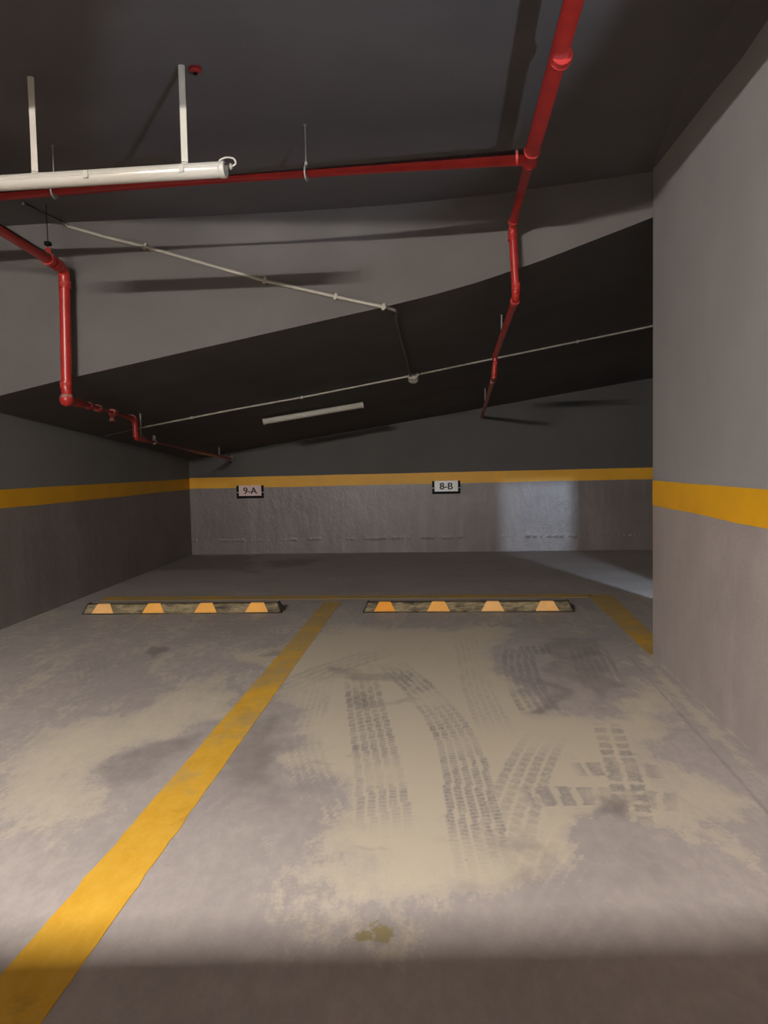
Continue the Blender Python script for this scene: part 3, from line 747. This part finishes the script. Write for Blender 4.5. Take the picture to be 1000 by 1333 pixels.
q = D2.lerp(D3, 0.62); hanger(t, q, 0.0255, soffit_z(q.x, q.y), D3-D2, 'steel', 0.006)
q = D4.lerp(D5, 0.62); hanger(t, q, 0.021, soffit_z(q.x, q.y), D5-D4, 'steel', 0.006)

# second network, left
E1 = at_depth(83.5, 350, 5.50); E2 = at_depth(87, 520, 5.50)
E0 = Vector((E1.x, -0.5, E1.z)); s0 = at_depth(0, 298, 4.6); E0 = E1+(s0-E1)*((5.5+0.5)/(5.5-4.6))
E0.z = E1.z
t = thing('sprinkler_pipe', 'red sprinkler pipe on the left that drops down the ramp face to the soffit', 'pipe', E1)
E3 = at_depth(175, 545, 7.2); E4 = at_depth(177, 570, 7.2); E5 = on_line_wall(303, 598, BW0, BW1)
pipe_run(t, 'supply_pipe', [E0, E1, E2, E2+(E3-E2)*0.12], 0.037, 0.07)
pipe_run(t, 'branch_pipe', [E2+(E3-E2)*0.10, E3, E4, E4+(E5-E4)*0.05], 0.026, 0.04)
pipe_run(t, 'end_pipe', [E4+(E5-E4)*0.04, E4.lerp(E5, 0.5), E5], 0.023, 0.02)
coupling(t, E1-(E1-E0).normalized()*0.12, E1-E0, 0.037, 0.06, 'elbow_collar'); coupling(t, E1+Vector((0,0,-0.11)), (0,0,1), 0.037, 0.05, 'elbow_collar')
coupling(t, E2+Vector((0,0,0.10)), (0,0,1), 0.037, 0.05, 'elbow_collar')
bm = bmesh.new(); bmesh.ops.create_uvsphere(bm, u_segments=18, v_segments=12, radius=0.05); bmesh.ops.translate(bm, verts=bm.verts, vec=E2); obj('elbow', bm, M_['red'], t, smooth=True)
for f_, L in ((0.16, 0.05), (0.27, 0.05), (0.40, 0.06), (0.63, 0.09), (0.96, 0.05)): coupling(t, E2.lerp(E3, f_), E3-E2, 0.026, L)
coupling(t, E3.lerp(E4, 0.2), E4-E3, 0.026, 0.04, 'elbow_collar'); coupling(t, E3.lerp(E4, 0.8), E4-E3, 0.026, 0.05, 'elbow_collar')
bm = bmesh.new(); q = E2.lerp(E3, 0.60)+Vector((0,0,-0.03)); tube(bm, [q, q+Vector((0,0,-0.045))], [0.014, 0.02], 12); tube(bm, [q+Vector((-0.03,0,-0.045)), q+Vector((0.03,0,-0.045))], 0.008, 8); obj('drain_valve', bm, M_['red'], t, smooth=True)
# stub and clamp on the supply pipe just before the elbow
q = at_depth(61, 338, 5.25); q = E0+(E1-E0)*((q.y-E0.y)/(E1.y-E0.y))
coupling(t, q, E1-E0, 0.037, 0.05); coupling(t, q+Vector((0,0.09,0)), E1-E0, 0.037, 0.03)
bm = bmesh.new(); tube(bm, [q, q+Vector((0,0,0.075)), q+Vector((0,0,0.08))], [0.02, 0.016, 0.01], 12); obj('stub', bm, M_['red'], t, smooth=True)
bm = bmesh.new(); tube(bm, [q+Vector((0,0,0.078)), Vector((q.x, q.y, CEIL))], 0.0028, 8); box(bm, (q.x-0.02, q.y-0.02, q.z+0.09), (q.x+0.02, q.y+0.02, q.z+0.115), 0.003); o = obj('hanger', bm, M_['black'], t); o['label'] = 'black hanger rod'
# hangers under the soffit
q = E4.lerp(E5, 0.035); hanger(t, q, 0.020, soffit_z(q.x, q.y), E5-E4, 'rod', 0.006)
q = E4.lerp(E5, 0.13); bm = bmesh.new(); tube(bm, [q, q+Vector((0,0,0.05)), q+Vector((0,0,0.065))], [0.017, 0.017, 0.008], 12); collar(bm, q, E5-E4, 0.026, 0.04); o = obj('sprinkler_head', bm, M_['steel'], t, smooth=True); o['label'] = 'small pale sprinkler head'
q = E4.lerp(E5, 0.80); hanger(t, q, 0.020, soffit_z(q.x, q.y), E5-E4, 'steel', 0.006)
bm = bmesh.new(); q = E5-Vector((0, 0.06, 0)); collar(bm, q, E5-E4, 0.03, 0.08); tube(bm, [q, q+Vector((0,0,0.06))], 0.014, 10); obj('end_cap', bm, M_['steel'], t, smooth=True)

# small red cover on the ceiling
c = on_floor(254, 88.5, CEIL)
t = thing('sprinkler_cover', 'small dark red ring cover on the ceiling beside the lamp rod', 'sprinkler cover', c)
bm = bmesh.new(); tube(bm, [c+Vector((0,0,0.001)), c+Vector((0,0,-0.012)), c+Vector((0,0,-0.02))], [0.03, 0.028, 0.018], 20); obj('ring', bm, M_['red_plastic'], t, smooth=True)
bm = bmesh.new(); tube(bm, [c+Vector((0,0,-0.018)), c+Vector((0,0,-0.028))], 0.010, 12); obj('cap', bm, M_['black'], t, smooth=True)

# ------------------------------------------------------------------ lamps
def strip_lamp(A, B, label, group, rods=None, top=None, ends=True, lit=False, clips=(0.15, 0.5, 0.85), up=Vector((0,0,1)), W=0.085, cable=True, cat='ceiling lamp'):
    A, B = Vector(A), Vector(B); L = (B-A).length; u = (B-A).normalized(); up = (up-u*up.dot(u)).normalized(); s = u.cross(up)
    t = thing('tube_lamp', label, cat, (A+B)/2, group)
    def sec(prof, s0, s1, name, m, smooth=True):
        bm = bmesh.new(); ring = []
        for q, k in ((s0, .93), (s0+0.006, 1), (s1-0.006, 1), (s1, .93)):
            ring.append([bm.verts.new(A+u*q+s*(a*k)+up*(b_*k)) for a, b_ in prof])
        n = len(prof)
        for i in range(3):
            for j in range(n): bm.faces.new((ring[i][j], ring[i][(j+1)%n], ring[i+1][(j+1)%n], ring[i+1][j]))
        bm.faces.new(ring[0]); bm.faces.new(ring[-1]); return obj(name, bm, m, t, smooth)
    h = W/2
    hous = [(-h, 0.0), (-h, 0.010), (-h*.82, 0.024), (-h*.5, 0.030), (h*.5, 0.030), (h*.82, 0.024), (h, 0.010), (h, 0.0)]
    diff = [(h*.93, 0.0)]+[(h*.93*math.cos(a), -W*0.42*math.sin(a)) for a in [PI*k/12 for k in range(1, 12)]]+[(-h*.93, 0.0)]
    sec(hous, 0.012, L-0.012, 'housing', M_['lamp_white'])
    sec(diff, 0.02, L-0.02, 'diffuser', M_['tube_lit'] if lit else M_['lamp_diffuser'])
    full = [(a*1.04, b_*1.06) for a, b_ in hous[1:-1]]+[(a*1.1, b_*1.08) for a, b_ in diff]
    sec(full, 0, 0.028, 'end_cap', M_['lamp_white']); sec(full, L-0.028, L, 'end_cap', M_['lamp_white'])
    for f_ in clips:
        for sg in (-1, 1):
            bm = bmesh.new(); p = A+u*(L*f_)+s*(sg*h*1.0); R = Matrix((u, s, up)).transposed()
            vs = box(bm, (-0.012, -0.004, -0.014), (0.012, 0.004, 0.018), 0.002)
            bmesh.ops.transform(bm, matrix=Matrix.Translation(p) @ R.to_4x4(), verts=bm.verts); obj('clip', bm, M_['lamp_white'], t)
    for r_ in rods or []:
        bm = bmesh.new(); p = A+u*r_; tube(bm, [p+up*0.030, Vector((p.x, p.y, top))], 0.0145, 16)
        rod = obj('suspension_rod', bm, M_['rod'], t, smooth=True)
        bm = bmesh.new(); collar(bm, p+up*0.046, (0,0,1), 0.012, 0.022); tube(bm, [p+up*0.028, p+up*0.04], 0.018, 12); obj('rod_nut', bm, M_['steel'], rod, smooth=True, world=False)
    if cable:
        p = B+up*0.012
        bm = bmesh.new(); tube(bm, [p, p+u*0.022, p+u*0.03], [0.016, 0.016, 0.009], 12); obj('cable_gland', bm, M_['lamp_white'], t, smooth=True)
        bm = bmesh.new(); tube(bm, smooth_poly([p+u*0.028, p+u*0.046+up*0.012, p+u*0.036+up*0.034, p-u*0.0+up*0.040, p-u*0.03+up*0.028], 5), 0.004, 8); obj('cable', bm, M_['rod'], t, smooth=True)
    return t
# near lamp, hanging: its right end at photo x = 297
LZ = EYE+1.338
b_end = on_floor(295, 222, LZ); rodp = on_floor(241, 224, LZ); rod2 = on_floor(46, 236, LZ)
u = (rodp-rod2).normalized(); print('lamp rods', rodp, rod2, 'end', b_end)
Bn = rodp+u*((b_end-rodp).dot(u)); An = Bn-u*1.27
strip_lamp(An, Bn, 'long off-white tube lamp hanging on two rods above the red pipe', 'tube lamps', rods=[(rod2-An).dot(u), (rodp-An).dot(u)], top=CEIL-0.001, W=0.080)
# far lamp, fixed to the soffit
fa = soffit_hit(342.5, 549, 0.06); fb = soffit_hit(473, 527, 0.06)
print('far lamp', fa, fb, (fa-fb).length)
nrm = Vector((-(soffit_z(0.1, 8)-soffit_z(-0.9, 8)), -(soffit_z(-0.4, 8.5)-soffit_z(-0.4, 7.5)), 1)).normalized()
strip_lamp(fa, fb, 'short white tube lamp fixed to the dark sloping soffit', 'tube lamps', up=nrm, W=0.08, clips=(0.15, 0.76), cable=False)
# lit lamp behind the camera, same kind
strip_lamp(LAMP_POS-Vector((0.62, 0, 0)), LAMP_POS+Vector((0.62, 0, 0)), 'lit tube lamp hanging behind the added shade wall, out of the photo', 'tube lamps', rods=[0.25, 0.95], top=CEIL-0.001, lit=True, W=0.105)

# ------------------------------------------------------------------ conduits and the junction box on the soffit
def clip_on(t, p, d, r, up):
    bm = bmesh.new(); d = Vector(d).normalized(); s = d.cross(up).normalized(); R = Matrix((d, s, up)).transposed().to_4x4()
    box(bm, (-0.011, -r*1.9, -r*1.3), (0.011, r*1.9, r*1.25), r*0.35)
    bmesh.ops.transform(bm, matrix=Matrix.Translation(p) @ R, verts=bm.verts); return obj('conduit_clip', bm, M_['conduit'], t)
cr = 0.0125
jb = soffit_hit(538, 491, 0.035)
# wall conduit: down the ramp face, round its edge and under the soffit to the box
wpx = [(90, 295.5), (140, 310), (190, 322), (270, 345), (345, 366), (437, 387), (503, 401)]
fc = [face_hit(*p)+Vector((0, -cr-0.004, 0)) for p in wpx]
c0 = on_floor(30, 265, CEIL-cr-0.003); c1 = Vector((fc[0].x-0.03, fc[0].y-0.03, CEIL-cr-0.003))
under = [soffit_hit(516, 415, cr+0.004), soffit_hit(522, 440, cr+0.004), soffit_hit(530, 468, cr+0.004), jb+Vector((-0.03,-0.04,0.01))]
t = thing('conduit', 'grey conduit slanting down the ramp face and bending under the soffit to a round box', 'conduit', fc[3])
bm = bmesh.new(); tube(bm, [c0, c1], cr*0.9, 10); o = obj('ceiling_length', bm, M_['dark_conduit'], t, smooth=True); o['label'] = 'dark painted length'
edge_pt = Vector((fc[-1].x+0.07, fc[-1].y-0.002, fc[-1].z-0.03))
bm = bmesh.new(); tube(bm, [c1]+fc[:-1]+[fc[-1]], cr, 12); obj('face_length', bm, M_['conduit'], t, smooth=True)
bm = bmesh.new(); tube(bm, smooth_poly([fc[-1], edge_pt]+under, 5), cr, 12); o = obj('soffit_length', bm, M_['dark_conduit'], t, smooth=True); o['label'] = 'dark painted length'
for p, q in ((fc[2], fc[3]), (fc[4], fc[5]), (fc[5], fc[6]), (fc[6]-Vector((0.02,0,-.005)), fc[6])):
    clip_on(t, p, (q-p) if (q-p).length > 0 else fc[6]-fc[5], cr, Vector((0,1,0)))
# straight conduit across the soffit
kp = [soffit_hit(137, 567, 0.014), soffit_hit(190, 555.5, 0.014), soffit_hit(300, 534, 0.014), soffit_hit(400, 516, 0.014), jb+Vector((0,0,0.018)), soffit_hit(640, 467.5, 0.014), soffit_hit(750, 445, 0.014), soffit_hit(852, 424, 0.014), soffit_hit(900, 414, 0.014)]
print('conduit', kp)
t = thing('conduit', 'long thin pale conduit running straight across the dark soffit', 'conduit', kp[3])
bm = bmesh.new(); tube(bm, kp, 0.010, 10); obj('tube', bm, M_['conduit'], t, smooth=True)
for px, py in ((393, 517.3), (752, 444.5), (250, 543.6)):
    p = soffit_hit(px, py, 0.014); clip_on(t, p, kp[5]-kp[3], 0.012, Vector((0,0,1)))
t = thing('junction_box', 'round off-white junction box where the two conduits meet', 'junction box', jb)
bm = bmesh.new(); tube(bm, [jb+Vector((0,0,0.034)), jb+Vector((0,0,0.03)), jb+Vector((0,0,-0.02)), jb+Vector((0,0,-0.028))], [0.048, 0.052, 0.052, 0.046], 20); obj('box', bm, M_['conduit'], t, smooth=True)
bm = bmesh.new(); tube(bm, [jb+Vector((0,0,-0.026)), jb+Vector((0,0,-0.045)), jb+Vector((0,0,-0.062))], [0.05, 0.045, 0.022], 20); obj('cover', bm, M_['lamp_white'], t, smooth=True)
bm = bmesh.new(); q = jb+Vector((0.03, -0.035, 0.012)); tube(bm, [q, q+Vector((0.012,-0.02,0.012))], 0.02, 12); obj('entry_plug', bm, M_['lamp_diffuser'], t, smooth=True)
